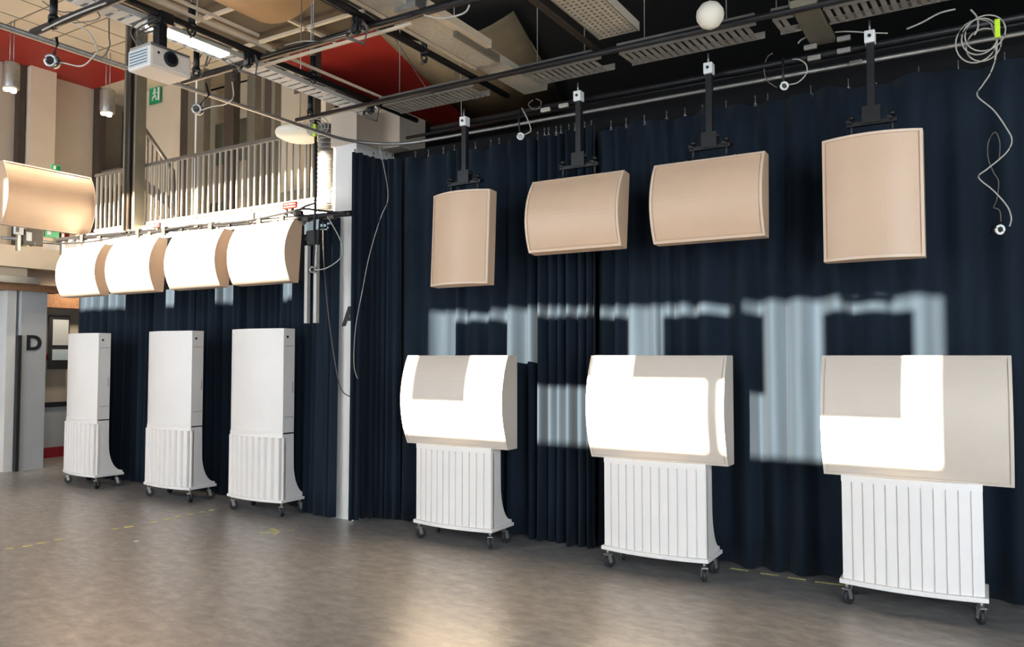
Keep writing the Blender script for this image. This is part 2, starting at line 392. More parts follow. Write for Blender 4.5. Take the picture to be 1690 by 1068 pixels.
# ---- stand parts (shared)
def wheel_meshes():
    w = MB(); w.tube([(-0.014,0,0),(-0.011,0,0),(0.011,0,0),(0.014,0,0)], [0.042,0.048,0.048,0.042], 18)
    f = MB()
    for sx in (-1, 1): f.beam((sx*0.019, 0.0, -0.005), (sx*0.019, -0.018, 0.06), 0.005, 0.03)
    f.box(-0.024, 0.024, -0.042, 0.006, 0.055, 0.064); f.cyl((0, -0.018, 0.06), (0, -0.018, 0.103), 0.013, 12)
    f.cyl((-0.024,0,0), (0.024,0,0), 0.008, 10)
    return w.mesh('wheel', 'rubber'), f.mesh('fork', 'rail')
WHEEL, FORK = wheel_meshes()
def stand(root, w, top, flutes, proud, plank):
    """fluted plinth on castors; local front chord at y=0, back towards +y"""
    FB = 0.055                                             # bow of the front in plan
    prof = [(0.02, 0.175), (0.02, top), (0.14, top), (0.145, 0.55)]
    for k in range(9):
        a = k / 8 * math.pi / 2
        prof.append((0.145 + 0.185 * (1 - math.cos(a)), 0.55 - 0.345 * math.sin(a)))
    prof.append((0.33, 0.175))
    MB().prism(prof, 'x', -w/2, w/2).build('plinth', 'white', root)
    fx = MB(); pts = []
    for i in range(13):
        x = -w/2 + w*i/12; pts.append((x, -bow(x, w/2, FB)))
    MB().prism(pts + [(w/2, 0.03), (-w/2, 0.03)], 'z', 0.18, top-0.045).build('front_core', 'white', root)
    MB().prism([(x*1.004, y-0.016) for x, y in pts] + [(w/2*1.004, 0.03), (-w/2*1.004, 0.03)], 'z', top-0.045, top).build('header', 'white', root)
    fw = w / flutes
    g = 0.004
    if plank: sec = [(-fw/2+g, 0.01), (-fw/2+g, -proud), (fw/2-g, -proud), (fw/2-g, 0.01)]
    else: sec = [(-fw*0.44, 0.01), (-fw*0.36, -proud*0.8), (-fw*0.28, -proud), (fw*0.10, -proud), (fw*0.20, -proud*0.8), (fw*0.34, 0.01)]
    me = MB().prism(sec, 'z', 0, top-0.045-0.182).mesh('slat', 'white')
    for i in range(flutes):
        x = -w/2 + fw*(i+0.5); ang = math.atan(2*FB*x/(w/2)**2)
        inst('slat', me, root, (x, -bow(x, w/2, FB), 0.182), (0, 0, ang))
    bp = [(x*1.05, y-0.035) for x, y in pts] + [(w/2*1.05, 0.34), (-w/2*1.05, 0.34)]
    MB().prism(bp, 'z', 0.150, 0.180).build('base_plate', 'white', root, bevel=0.004)
    for cx in (-1, 1):
        for cy, rz in ((0.02, 0.5), (0.29, -0.4)):
            c = bpy.data.objects.new('castor', FORK); COL.objects.link(c); c.parent = root
            c.location = (cx*(w/2-0.03), cy, 0.048); c.rotation_euler = (0, 0, rz*cx)
            inst('wheel', WHEEL, c)
FRONT_Y = 5.78
def standing_land(x, label):
    t = thing('standing_loudspeaker', label, 'loudspeaker', (x, FRONT_Y, 0), 0, 'landscape loudspeakers on fluted stands')
    stand(t, 0.83, 0.885, 12, 0.014, True)
    for nm, me in zip(('cabinet', 'front_panel', 'rim'), big_land): inst(nm, me, t, (0.03, 0.142, 1.29))
    MB().box(-0.25, 0.25, 0.142, 0.16, 0.8, 1.5).build('back_bracket', 'black', t)
    return t
def standing_port(x, label, rz=0.0, dx=0.0):
    t = thing('column_loudspeaker', label, 'loudspeaker', (x, FRONT_Y, 0), rz, 'upright loudspeakers on fluted stands')
    stand(t, 0.825, 0.875, 9, 0.036, False)
    for nm, me in zip(('cabinet', 'front_panel', 'rim'), big_port): inst(nm, me, t, (0, 0.142, 0.875 + BIG_L/2))
    e = BIG_S/2
    MB().box(e-0.01, e+0.006, -0.005, 0.145, 0.868, 0.882).build('strap', 'black', t)
    MB().box(e-0.002, e+0.002, 0.01, 0.13, 1.045, 1.049).build('seam', 'seam', t)
    MB().box(e-0.002, e+0.002, 0.01, 0.13, 1.80, 1.804).build('seam', 'seam', t)
    MB().box(e-0.002, e+0.003, 0.118, 0.123, 1.30, 1.42).build('seam', 'seam', t)
    MB().cyl((e-0.002, 0.04, 1.90), (e+0.004, 0.04, 1.90), 0.014, 14).build('port', 'print_', t)
    MB().box(0.32, 0.38, 0.142, 0.15, 0.8, 1.7).build('back_bracket', 'black', t)
    return t
standing_port(-10.10, 'narrow white upright loudspeaker on fluted stand nearest the column lettered D', -0.08)
standing_port(-8.275, 'middle one of the three white upright loudspeakers on fluted stands')
standing_port(-6.757, 'white upright loudspeaker on fluted stand nearest the pillar lettered A')
standing_land(-4.14, 'wide cream loudspeaker on fluted stand with a square shadow at its top middle')
standing_land(-2.225, 'wide cream loudspeaker on fluted stand, mostly sunlit, in the middle of the curtain')
standing_land(-0.445, 'wide cream loudspeaker on fluted stand with an L-shaped sun patch at right end')

# ---- hung loudspeakers
def hung(x, y, zc, portrait, tilt, label, group, top=None, rz=0.0, meshes=None, bar=0.30):
    t = thing('hung_loudspeaker', label, 'loudspeaker', (x, y, zc), rz, group)
    ms = meshes or (sml_port if portrait else sml_land)
    for nm, me in zip(('cabinet', 'front_panel', 'rim'), ms): inst(nm, me, t, (0, 0.10, 0), (tilt, 0, 0))
    if top is not None:
        hz = (0.43 if portrait else 0.316)
        H = top - zc; by = 0.07
        MB().box(-0.024, 0.024, by-0.024, by+0.024, hz+0.17, H).build('hanger_rod', 'black', t)
        cl = MB().box(-0.034, 0.034, by-0.045, by+0.03, H, H+0.085).build('clamp', 'signwhite', t, bevel=0.004)
        MB().cyl((0, by-0.052, H+0.045), (0, by-0.044, H+0.045), 0.012, 12).build('clamp_screw', 'print_', cl)
        MB().cyl((0, by-0.02, H+0.08), (0, by-0.02, H+0.16), 0.007, 10).build('clamp_bolt', 'steel', cl)
        br = MB(); br.box(-0.06, 0.06, by-0.035, by-0.028, hz+0.10, hz+0.22); br.box(-0.06, 0.06, by+0.028, by+0.035, hz+0.10, hz+0.22)
        br.cyl((-0.075, by, hz+0.19), (0.075, by, hz+0.19), 0.009, 10)
        br.build('yoke', 'black', t)
        b2 = MB().beam((-bar/2-0.03, by, hz+0.105), (bar/2+0.03, by, hz+0.105), 0.04, 0.028).build('cross_bar', 'black', t)
        for sx in (-1, 1):
            MB().cyl((sx*bar/2, by-0.01, hz-0.005), (sx*bar/2, by-0.01, hz+0.15), 0.011, 10).cyl((sx*bar/2, by-0.01, hz+0.14), (sx*bar/2, by-0.01, hz+0.165), 0.022, 10).cyl((sx*bar/2-0.02, by-0.05, hz+0.12), (sx*bar/2+0.02, by+0.05, hz+0.12), 0.014, 10).build('stud', 'black', t)
        for sx in (-1, 1):
            MB().cyl((sx*(bar/2+0.06), by+0.0, hz-0.012), (sx*(bar/2+0.06), by+0.0, hz+0.025), 0.008, 8).build('eye_bolt', 'steel', t)
    return t
G1 = 'loudspeakers hung before the long curtain'
hung(-4.085, 5.80, 2.765, True, -0.05, 'tan upright loudspeaker hung nearest the corner pillar', G1, 3.83)
hung(-2.905, 5.80, 2.885, False, -0.11, 'tan wide loudspeaker hung beside the upright one near the corner', G1, 3.86)
hung(-1.780, 5.80, 2.888, False, -0.04, 'tan wide loudspeaker hung in front of the curtain, next to the rightmost', G1, 3.88, bar=0.26)
hung(-0.637, 5.80, 2.787, True, 0.0, 'tan upright loudspeaker hung rightmost on the long curtain', G1, 3.88, bar=0.26)
G2 = 'sunlit loudspeakers hung below the balcony'
LBL = ['sunlit hung loudspeaker under the balcony, leftmost of the four', 'sunlit hung loudspeaker under the balcony, second from the left',
       'sunlit hung loudspeaker under the balcony, third from the left', 'sunlit hung loudspeaker under the balcony, beside the dangling sensor, rightmost of four']
for x, l in zip((-9.66, -8.575, -7.43, -6.365), LBL):
    t = hung(x, 5.50, 2.755, False, -0.07, l, G2)
    for sx in (-0.25, 0.25): MB().box(sx-0.015, sx+0.015, 0.055, 0.085, 0.20, 0.47).build('hanger_rod', 'steel', t)
    MB().box(-0.42, 0.42, 0.105, 0.16, -0.28, 0.28).build('back_box', 'blackmatt', t)
t = hung(-11.25, 5.86, 3.90, False, 0.03, 'large tan loudspeaker hung at the left edge, facing along the hall', 'loudspeakers hung at the left end', rz=math.pi/2, meshes=tan_big)
for sx in (-0.3, 0.3): MB().box(sx-0.02, sx+0.02, 0.10, 0.16, -0.75, 0.3).build('hanger_rod', 'steel', t)
# opposite row between camera and windows (its shadows fall on the curtain)
def shade(x0, x1, z0, z1, label, portrait):
    k = 6.25 + 1.2
    xc = (x0+x1)/2 - SUN_DIR.x*k; zc = (z0+z1)/2 - SUN_DIR.z*k
    hung(xc, -1.2, zc, portrait, 0, label, 'loudspeakers hung on the window side', 4.3 + 0.3, rz=math.pi)
shade(-4.55, -3.92, 1.17, 2.07, 'upright loudspeaker on the window side casting the shadow nearest the corner', True)
shade(-3.57, -2.69, 1.435, 2.07, 'wide loudspeaker on the window side casting the second shadow', False)
shade(-2.375, -1.53, 1.435, 2.06, 'wide loudspeaker on the window side casting the third shadow', False)
shade(-1.05, -0.455, 1.165, 2.06, 'upright loudspeaker on the window side casting the rightmost shadow', True)
tag(MB().cyl((-6.0, -1.27, 4.62), (4.0, -1.27, 4.62), 0.025).build('truss_pipe', 'black'), 'black pipe carrying the loudspeakers of the window side', 'pipe')

# ================================================================== CURTAINS
def curtain(pts, z0, z1, pleat, depth, label, seed, hooks=0, rail_z=None, amp_top=0.75):
    """pleated cloth along the polyline pts (x, y)"""
    rnd = random.Random(seed); pts = [Vector((p[0], p[1], 0)) for p in pts]
    seg = []; L = 0
    for a, b in zip(pts, pts[1:]): seg.append((L, a, b)); L += (b-a).length
    def pos(d):
        for (s0, a, b) in seg:
            l = (b-a).length
            if d <= s0 + l + 1e-6:
                t = (b-a)/l; return a + t*(d-s0), Vector((t.y, -t.x, 0))
        a, b = pts[-2], pts[-1]; t = (b-a).normalized(); return b, Vector((t.y, -t.x, 0))
    # irregular pleat phases
    cuts = [0.0]
    while cuts[-1] < L: cuts.append(cuts[-1] + pleat * rnd.uniform(0.55, 1.45))
    amps = [depth * rnd.uniform(0.35, 1.0) for _ in cuts]; skew = [rnd.uniform(-0.35, 0.35) for _ in cuts]
    drift = [rnd.uniform(-0.5, 0.5) * pleat for _ in cuts]
    NP = 16; zs = [z1 - (z1-z0)*k/11 for k in range(12)]
    b = MB(); cols = []
    for i in range(len(cuts)-1):
        for k in range(NP):
            u = k/NP; d = cuts[i] + (cuts[i+1]-cuts[i])*u
            if d > L: break
            cols.append((d, u, i))
    vs = []; fs = []
    for (d, u, i) in cols:
        for j, z in enumerate(zs):
            f = j/11
            uu = u ** (1 + skew[i]*f)
            w = (0.5 - 0.5*math.cos(2*math.pi*uu))
            p, nn = pos(min(L, max(0, d + drift[i]*f*0.5*math.sin(math.pi*u))))
            off = amps[i]*w*(amp_top + (1-amp_top)*f) + 0.012*math.sin(d*3.1+f*2+seed) + 0.005*math.sin(d*41+2.0*math.sin(d*7+seed)+f*0.8)*(0.4+0.6*f)
            zz = z + (0.018*math.sin(d*9+seed) if j == 0 else 0) + (0.012*math.sin(d*5+seed) if j == 11 else 0)
            vs.append((p.x + nn.x*off, p.y + nn.y*off, zz))
    n = len(zs)
    for c in range(len(cols)-1):
        for j in range(n-1): fs.append((c*n+j, c*n+j+1, (c+1)*n+j+1, (c+1)*n+j))
    b.add(vs, fs, True)
    o = b.build('stage_curtain', 'curtain'); tag(o, label, 'curtain', 'navy stage curtains')
    so_ = o.modifiers.new('solid', 'SOLIDIFY'); so_.thickness = 0.006
    if hooks and rail_z:
        me = MB().cyl((0,0,0.0), (0,0,rail_z-z1-0.03), 0.0035, 6).ring((0,0,rail_z-z1-0.045), (1,0,0), 0.012, 0.003, 10, 5).ring((0,0,0.02), (0,1,0), 0.014, 0.003, 10, 5).mesh('hook', 'steel')
        for k in range(hooks):
            p, nn = pos(L*(k+0.5+rnd.uniform(-0.3,0.3))/hooks)
            inst('hook', me, o, (p.x, p.y, z1-0.02))
    return o
RZ = 3.90
curtain([(-5.56, 5.93), (-5.53, 6.10), (-5.40, 6.27), (-5.20, 6.32)], 0.015, 3.79, 0.07, 0.07, 'navy curtain bunched round the corner beside the white pillar', 1, 4, RZ)
curtain([(-5.20, 6.36), (-3.55, 6.42)], 0.015, 3.77, 0.19, 0.15, 'navy curtain between the corner and the narrow gathered curtain', 2, 9, RZ)
curtain([(-3.55, 6.34), (-2.98, 6.36)], 0.015, 3.77, 0.10, 0.15, 'narrow gathered navy curtain between the first two wide standing loudspeakers', 3, 9, RZ)
curtain([(-3.00, 6.45), (-1.33, 6.45)], 0.015, 3.77, 0.20, 0.15, 'navy curtain behind the middle wide standing loudspeaker', 4, 9, RZ)
curtain([(-1.36, 6.43), (0.95, 6.44)], 0.015, 3.77, 0.22, 0.15, 'navy curtain at the right edge behind the rightmost standing loudspeaker', 5, 8, RZ)
curtain([(-11.25, 6.36), (-8.6, 6.38)], 0.015, 3.2, 0.16, 0.13, 'navy curtain under the balcony beside the column lettered D', 6)
curtain([(-8.6, 6.38), (-6.85, 6.38)], 0.015, 3.2, 0.16, 0.13, 'navy curtain under the balcony behind the upright loudspeaker nearest pillar', 7)
curtain([(-6.85, 6.34), (-6.08, 6.06), (-5.77, 6.00)], 0.015, 3.17, 0.13, 0.12, 'gathered navy curtain just left of the white pillar', 8)

# ================================================================== RAILS, PIPES, TRAYS
def arc(cx, cy, r, a0, a1, z, n=10): return [(cx + r*math.cos(a0+(a1-a0)*k/n), cy + r*math.sin(a0+(a1-a0)*k/n), z) for k in range(n+1)]
path = [(-5.55, -2.5, RZ), (-5.55, 5.60, RZ)] + arc(-4.90, 5.60, 0.65, math.pi, math.pi/2, RZ)[1:] + [(-4.0, 6.26, RZ), (3.0, 6.26, RZ)]
tag(MB().tube(path, 0.017, 10).build('curtain_rail', 'rail'), 'galvanised curtain rail bent round the corner above the navy curtains', 'rail')
def pipe(p0, p1, r, label, m='black', name='truss_pipe'):
    return tag(MB().cyl(p0, p1, r, 14).build(name, m), label, 'pipe')
pipe((-5.75, 2.87, 4.0), (2.0, 2.87, 4.0), 0.027, 'black truss pipe crossing the top left corner')
pipe((-5.70, 4.05, 4.0), (2.0, 4.05, 4.0), 0.027, 'black truss pipe crossing behind the projector, rising to the top middle')
pipe((-5.70, 5.31, 4.0), (3.0, 5.31, 4.0), 0.024, 'black truss pipe running beside the mesh cable trays')
pipe((-4.55, 5.97, 3.905), (3.0, 5.97, 3.905), 0.024, 'black pipe carrying the loudspeakers hung before the long curtain')
pipe((-5.0, 6.14, 3.925), (3.0, 6.14, 3.925), 0.015, 'thin black pipe just above the galvanised curtain rail')
pipe((-4.80, -2.0, 4.05), (-4.80, 6.05, 4.05), 0.026, 'black truss pipe running over the projector towards the corner')
pipe((-3.64, -2.0, 4.05), (-3.64, 5.9, 4.05), 0.026, 'black truss pipe beside the beige cable duct')
pipe((-2.50, -2.0, 4.05), (-2.50, 5.4, 4.05), 0.022, 'dark grey truss pipe left of the perforated cable tray', 'frame')
def ladder_tray(x0, x1, y0, y1, z, label, pitch=0.055):
    t = thing('cable_tray', label, 'cable tray', ((x0+x1)/2, (y0+y1)/2, z), 0, 'mesh cable trays over the long curtain')
    w, d = (x1-x0)/2, (y1-y0)/2
    for sy in (-1, 1): MB().box(-w, w, sy*d-0.004, sy*d+0.004, 0, 0.05).build('side_rail', 'tray', t)
    me = MB().add([(-0.022,-d,0.0),(0.010,-d,0.0),(0.022,d,0.0),(-0.010,d,0.0),(-0.022,-d,0.008),(0.010,-d,0.008),(0.022,d,0.008),(-0.010,d,0.008)],
                  [(0,3,2,1),(4,5,6,7),(0,1,5,4),(1,2,6,5),(2,3,7,6),(3,0,4,7)]).mesh('rung', 'tray')
    n = int(2*w/pitch)
    for i in range(n): inst('rung', me, t, (-w + pitch*(i+0.5), 0, 0))
    MB().box(-w, w, -d-0.05, -d-0.008, 0.03, 0.07).build('cable_bundle', 'cabledark', t)
    for sx in (-0.6, 0.6): MB().cyl((sx*w, -d, 0.03), (sx*w, -d, 6.33-z), 0.004, 6).build('suspension', 'rail', t)
ladder_tray(-4.70, -3.69, 5.42, 5.68, 4.0, 'mesh cable tray section nearest the corner, with red behind it')
ladder_tray(-3.20, -2.49, 5.42, 5.68, 4.0, 'mesh cable tray section right of the beige duct')
ladder_tray(-2.34, -1.31, 5.42, 5.68, 4.0, 'mesh cable tray section below the round white lamp')
ladder_tray(-1.20, -1.06, 5.42, 5.68, 4.0, 'short mesh cable tray section left of the flat grey duct', 0.05)
ladder_tray(-0.87, -0.1, 5.42, 5.68, 4.0, 'mesh cable tray section at the top right edge')
# beige duct
t = thing('cable_duct', 'beige cable duct running towards the long curtain with boxes on it', 'cable duct', (-3.43, 4, 4.09))
MB().box(-0.12, 0.12, -6.0, 2.05, 0, 0.06).build('trunking', 'duct', t)
MB().box(0.10, 0.20, 0.2, 1.0, 0.01, 0.07).build('lid', 'beige2', t)
MB().box(0.02, 0.20, 0.05, 0.17, -0.03, 0.10).build('junction_box', 'steel', t)
MB().box(0.04, 0.14, -0.32, -0.20, -0.05, 0.04).build('junction_box', 'plaster', t)
MB().box(0.12, 0.15, 0.6, 1.2, -0.03, 0.03).build('cover_strip', 'greyframe', t)
t = tag(MB().box(-1.055, -0.885, 5.27, 6.02, 4.0, 4.05).build('cable_duct', 'greyframe', bevel=0.006), 'flat grey duct crossing the mesh trays at the upper right', 'cable duct')
# perforated tray: lattice of strips
t = thing('perforated_tray', 'wide perforated cable tray at the top middle', 'cable tray', (-2.33, 4.0, 4.14))
lat = MB()
for k in range(8):
    x = -0.15 + 0.30*k/7; lat.box(x-0.011, x+0.011, -4.0, 1.38, 0, 0.006)
for k in range(110):
    y = -4.0 + 5.38*k/109; lat.box(-0.155, 0.155, y-0.013, y+0.013, 0.001, 0.007)
o = lat.build('perforated_base', 'duct', t); o['kind'] = 'stuff'
for sx in (-1, 1): MB().box(sx*0.16-0.005, sx*0.16+0.005, -4.0, 1.40, 0, 0.07).build('side_rail', 'duct', t)
MB().box(-0.15, 0.15, -4.0, 1.38, 0.05, 0.07).build('cable_bundle', 'cabledark', t)
# sunlit tray beside the beam above the projector
t = thing('cable_tray', 'pale cable tray under the black truss pipe by the projector, catching the sun', 'cable tray', (-5.15, 3.5, 4.09))
for k in range(60):
    y = -3.0 + 5.2*k/59
    MB().box(-0.085, 0.085, y-0.026, y+0.026, 0, 0.008).build('rung', 'plaster', t)
for sx in (-1, 1): MB().box(sx*0.09-0.006, sx*0.09+0.006, -3.0, 2.25, 0, 0.04).build('side_rail', 'plaster', t)
t = thing('glare_strip', 'added glowing white strip for the sun glare under the truss pipe right of the projector', 'lamp', at(312, 66, X=-5.02))  # added glow in place of the bright glare on the sunlit tray
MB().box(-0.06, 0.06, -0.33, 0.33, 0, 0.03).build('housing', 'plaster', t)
MB().box(-0.052, 0.052, -0.32, 0.32, -0.02, 0.0).build('tube', 'glarelit', t)  # glowing face of the added strip, not a lamp tube
# pale battens laid on the truss pipes
for p0, p1, l in [((-4.74, 3.0, 4.10), (-4.74, 5.9, 4.10), 'pale strip lying along the pipe over the projector'),
                  ((-4.66, -1, 4.13), (-4.66, 3.95, 4.13), 'thin pale cable conduit above the projector pipe'),
                  ((-5.0, 4.09, 3.965), (-3.3, 4.09, 3.965), 'pale strip under the truss pipe that crosses behind the projector'),
                  ((-3.58, 2.0, 4.09), (-3.58, 5.3, 4.09), 'pale strip along the pipe beside the beige duct')]:
    tag(MB().beam(p0, p1, 0.022, 0.018).build('conduit', 'beige2'), l, 'conduit')

# ---- pipe hangers: black sleeve with rod to the ceiling
def hanger(p, label, zt=6.3, r=0.025, h=0.16):
    t = thing('pipe_hanger', label, 'hanger', p, 0, 'black pipe hangers')
    MB().cyl((0,0,0.03), (0,0,0.03+h), r, 14).cyl((0,0,0.02), (0,0,0.05), r*1.25, 14).build('sleeve', 'black', t)
    MB().ring((0,0,-0.005), (1,0,0), 0.032, 0.009, 12, 6).box(-0.018, 0.018, -0.03, 0.03, 0.02, 0.04).cyl((-0.05,0.03,-0.03), (0.05,-0.03,-0.03), 0.010, 8).build('clamp', 'black', t, bevel=0.004)
    MB().cyl((0,0,h), (0,0,zt-p[2]), 0.005, 8).build('rod', 'rail', t)
hanger(at(88, 38, Y=2.87), 'black pipe hanger at the top left corner above the ring sensor')
hanger(at(324, 122, Y=4.05), 'black pipe hanger right of the projector')
hanger(at(316, 50, X=-4.80), 'black pipe hanger on the pipe over the projector')
hanger(at(512, 190, Y=5.31), 'black pipe hanger beside the yellow tag')
hanger(at(516, 130, X=-4.80), 'black pipe hanger in front of the red soffit')
hanger(at(700, 95, X=-3.64), 'black pipe hanger on the pipe beside the beige duct')
for k, (px, py, X) in enumerate([(410, 98, -4.80), (588, 42, -3.64), (612, 176, -4.80)]):
    p = at(px, py, X=X)
    t = thing('pipe_coupler', ['black coupler knot where two truss pipes cross right of the projector', 'black coupler knot where truss pipes cross at the top middle', 'black coupler knot where truss pipes cross above the corner'][k], 'coupler', p)
    MB().ring((0,0,0.02), (1,0,0), 0.036, 0.012, 14, 6).ring((0,0,-0.025), (0,1,0), 0.036, 0.012, 14, 6).box(-0.025, 0.025, -0.025, 0.025, -0.05, 0.05).build('clamp', 'black', t, bevel=0.008)
    MB().tube([(-0.1,0.02,-0.03),(-0.03,-0.06,-0.10),(0.05,0.03,-0.13),(0.1,0,-0.04),(0.0,0.06,0.06),(-0.1,0.02,-0.03)], 0.012, 8).build('cable_loop', 'cabledark', t)
# ring sensors
def sensor(p, arm, label, nrm=(0.55, -0.83, -0.1), R=0.026, cable=None, m='steel'):
    p = Vector(p); n = Vector(nrm).normalized()
    t = thing('ring_sensor', label, 'sensor', p, 0, 'ring sensors on drop arms')
    MB().cyl(-n*0.05, n*0.0, R*1.25, 18).build('housing', 'black', t)
    MB().ring(n*0.004, n, R, R*0.32, 20, 8).build('lens_ring', m, t)
    MB().cyl(n*-0.002, n*0.006, R*0.6, 16).build('lens', 'glass', t)
    if arm: MB().tube([Vector(a)-p for a in arm], 0.009, 8).build('arm', 'black', t)
    if cable: MB().tube([Vector(a)-p for a in smooth(cable)], 0.005, 6).build('cable', 'cable', t)
    return t
def smooth(pts, n=6):
    P = [Vector(p) for p in pts]; out = []
    for i in range(len(P)-1):
        p0, p1, p2, p3 = P[max(i-1,0)], P[i], P[i+1], P[min(i+2, len(P)-1)]
        for k in range(n):
            t = k/n
            out.append(0.5*((2*p1) + (p2-p0)*t + (2*p0-5*p1+4*p2-p3)*t*t + (3*p1-p0-3*p2+p3)*t**3))
    out.append(P[-1]); return out
def pts(l, **k): return [at(x, y, **k) for x, y in l]
sensor(at(84, 100, Y=2.85), pts([(93, 62), (95, 72), (90, 88), (86, 96)], Y=2.87), 'ring sensor with white cable in front of the red soffit', R=0.036, cable=pts([(88,103),(105,104),(135,109),(155,92),(160,80),(145,52),(120,38)], Y=2.9))
sensor(at(325, 180, Y=4.03), pts([(340, 138), (345, 157), (335, 168), (327, 177)], Y=4.05), 'ring sensor hanging right of the projector', R=0.034, cable=pts([(330,183),(350,176),(372,172),(385,160),(383,135)], Y=4.05))
sensor(at(859, 225, Y=5.93), pts([(858,180),(856,200),(858,222)], Y=5.95), 'pale ring sensor between the two hung loudspeakers near the corner', m='signwhite', cable=pts([(864,223),(872,219),(876,215),(872,200),(861,178)], Y=5.95))
sensor(at(1294, 142, Y=5.93), pts([(1292,95),(1292,120),(1293,138)], Y=5.95), 'pale ring sensor inside a cable loop beside the rightmost hanger', m='signwhite', cable=pts([(1300,140),(1317,136),(1331,121),(1330,106),(1318,98),(1308,98)], Y=5.95))
sensor(at(1650, 379, Y=5.95), pts([(1652,366),(1651,374)], Y=5.96), 'pale ring sensor dangling on its cable at the right edge', m='signwhite')
sensor(at(516, 445, Y=5.45), pts([(520,375),(519,410),(517,440)], Y=5.45), 'ring sensor dangling beside the rightmost sunlit loudspeaker', cable=pts([(520,446),(540,442),(562,425),(563,400),(545,365),(540,358)], Y=5.45))
sensor(at(53, 402, X=-11.35), None, 'tiny sensor box under the large tan loudspeaker', R=0.03, nrm=(1,-0.3,0))
# microphone stand-like drop pole left of pillar
t = thing('drop_pole', 'dark drop pole with clamps hanging left of the white pillar', 'pole', at(521, 330, Y=5.5))
b = t.location
MB().tube([p-b for p in pts([(521,198),(521,300),(520,345),(519,380)], Y=5.5)], 0.013, 8).build('pole', 'black', t)
MB().tube([p-b for p in pts([(492,347),(505,340),(521,335),(521,350)], Y=5.5)], 0.012, 8).build('side_arm', 'black', t)
MB().box(-0.09, 0.07, -0.03, 0.03, -0.45, -0.30).build('clamp_box', 'black', t, bevel=0.01)
for px in (508, 523): MB().box(*(lambda p: (p.x-b.x-0.02, p.x-b.x+0.02, -0.02, 0.02, -1.22, -0.45))(at(px, 395, Y=5.5))).build('tail_strip', 'silver', t)

# ---- loose cables
def cable(path, r, label, m='cable', n=6):
    return tag(MB().tube(smooth(path), r, n).build('loose_cable', m), label, 'cable')
cable(pts([(1642,101),(1634,122),(1622,140),(1613,158),(1640,182),(1660,210),(1670,230),(1664,248),(1648,264),(1628,280),(1615,293),(1640,315),(1662,340),(1669,360),(1666,374)], Y=5.95), 0.0048, 'long grey cable zigzagging down the curtain at the right edge')
cable(pts([(1649,263),(1650,235),(1642,218),(1631,235),(1631,262),(1640,285),(1648,300),(1645,330),(1640,342),(1650,348),(1652,370)], Y=5.96), 0.004, 'thin dark cable dangling beside the zigzag cable', 'cabledark')
t = thing('cable_coil', 'coiled grey cable hung on the curtain rail at the top right', 'cable', at(1617, 62, Y=5.95))
c0 = t.location
for k, (dx, dz, R, sq) in enumerate([(0, 0, 0.105, 1.0), (0.03, 0.02, 0.115, 0.9), (-0.02, -0.02, 0.12, 1.05), (0.02, -0.05, 0.10, 0.95)]):
    MB().tube([(dx + R*math.cos(a*2*math.pi/24), 0.01*k-0.02, dz + R*sq*1.15*math.sin(a*2*math.pi/24)) for a in range(25)], 0.005, 6).build('loop', 'cable', t)
MB().tube([p-c0 for p in smooth(pts([(1602,16),(1612,28),(1614,45),(1608,58)], Y=5.95))], 0.006, 6).build('tail', 'cable', t)
MB().tube([p-c0 for p in smooth(pts([(1636,40),(1645,70),(1642,100)], Y=5.95))], 0.006, 6).build('tail', 'cable', t)
MB().box(0.085, 0.115, -0.035, -0.015, -0.03, 0.09).build('tag', 'lime', t)
cable(pts([(1496,48),(1520,38),(1550,22),(1577,15)], Y=5.9), 0.006, 'grey cable sloping down to the rail at the upper right')
cable(pts([(1378,53),(1400,52),(1435,54),(1465,55)], Y=5.9), 0.005, 'short grey cable through the clamp of the rightmost hanger')
cable(pts([(1317,72),(1322,66),(1338,58),(1352,55)], Y=5.9), 0.006, 'short bent cable below the flat grey duct')
cable(pts([(1290,148),(1268,135),(1261,115),(1266,95),(1275,88)], Y=5.97), 0.005, 'dark cable loop left of the pale ring sensor', 'cabledark')
cable([Vector((-5.33, 6.09, 3.9)), Vector((-5.15, 6.0, 3.5))] + pts([(640,330),(628,360),(610,420),(598,480),(587,540),(584,600),(590,625)], Y=5.86), 0.004, 'thin grey cable swinging across the dark corner curtain')
cable(pts([(533,365),(534,420),(540,500),(550,580),(562,640),(578,655)], Y=5.9), 0.006, 'thin grey cable dropping before the gathered curtain by the pillar', 'cabledark')
cable(pts([(120,38),(150,35),(165,28),(155,18),(120,20),(95,18),(70,2)], Y=2.9), 0.004, 'thin looping wire around the pipe at the top left', 'cabledark')
cable(pts([(180,30),(180,60),(181,75),(172,92),(160,98)], Y=2.95), 0.005, 'dark cable hanging from the ceiling at the top left', 'cabledark')
cable(pts([(375,92),(345,70),(352,85),(340,110),(352,70),(370,100),(395,110)], Y=4.0), 0.004, 'tangled thin cables right of the projector', 'cabledark')
cable(pts([(470,75),(500,68),(530,68),(560,60),(600,50)], Y=4.02), 0.005, 'cable lying along the truss pipe that crosses behind the projector')
cable(pts([(762,205),(760,120),(759,100)], Y=5.9), 0.004, 'thin suspension wire above the hanger nearest the corner')
cable(pts([(575,5),(640,50),(700,140),(720,160)], Y=5.3), 0.004, 'thin wire hanging in front of the red soffit', 'cabledark')
cable(pts([(330,95),(342,70),(350,60),(362,72),(372,92),(385,104)], Y=3.95), 0.005, 'dark cable arching above the pipe right of the projector', 'cabledark')
cable(pts([(350,62),(343,90),(335,118),(330,128)], Y=3.98), 0.004, 'dark wire falling to the pipe hanger right of the projector', 'cabledark')
cable(pts([(383,108),(392,120),(388,132),(383,126),(386,114)], Y=4.02), 0.007, 'black knot of cable hanging under the coupler right of the projector', 'black')
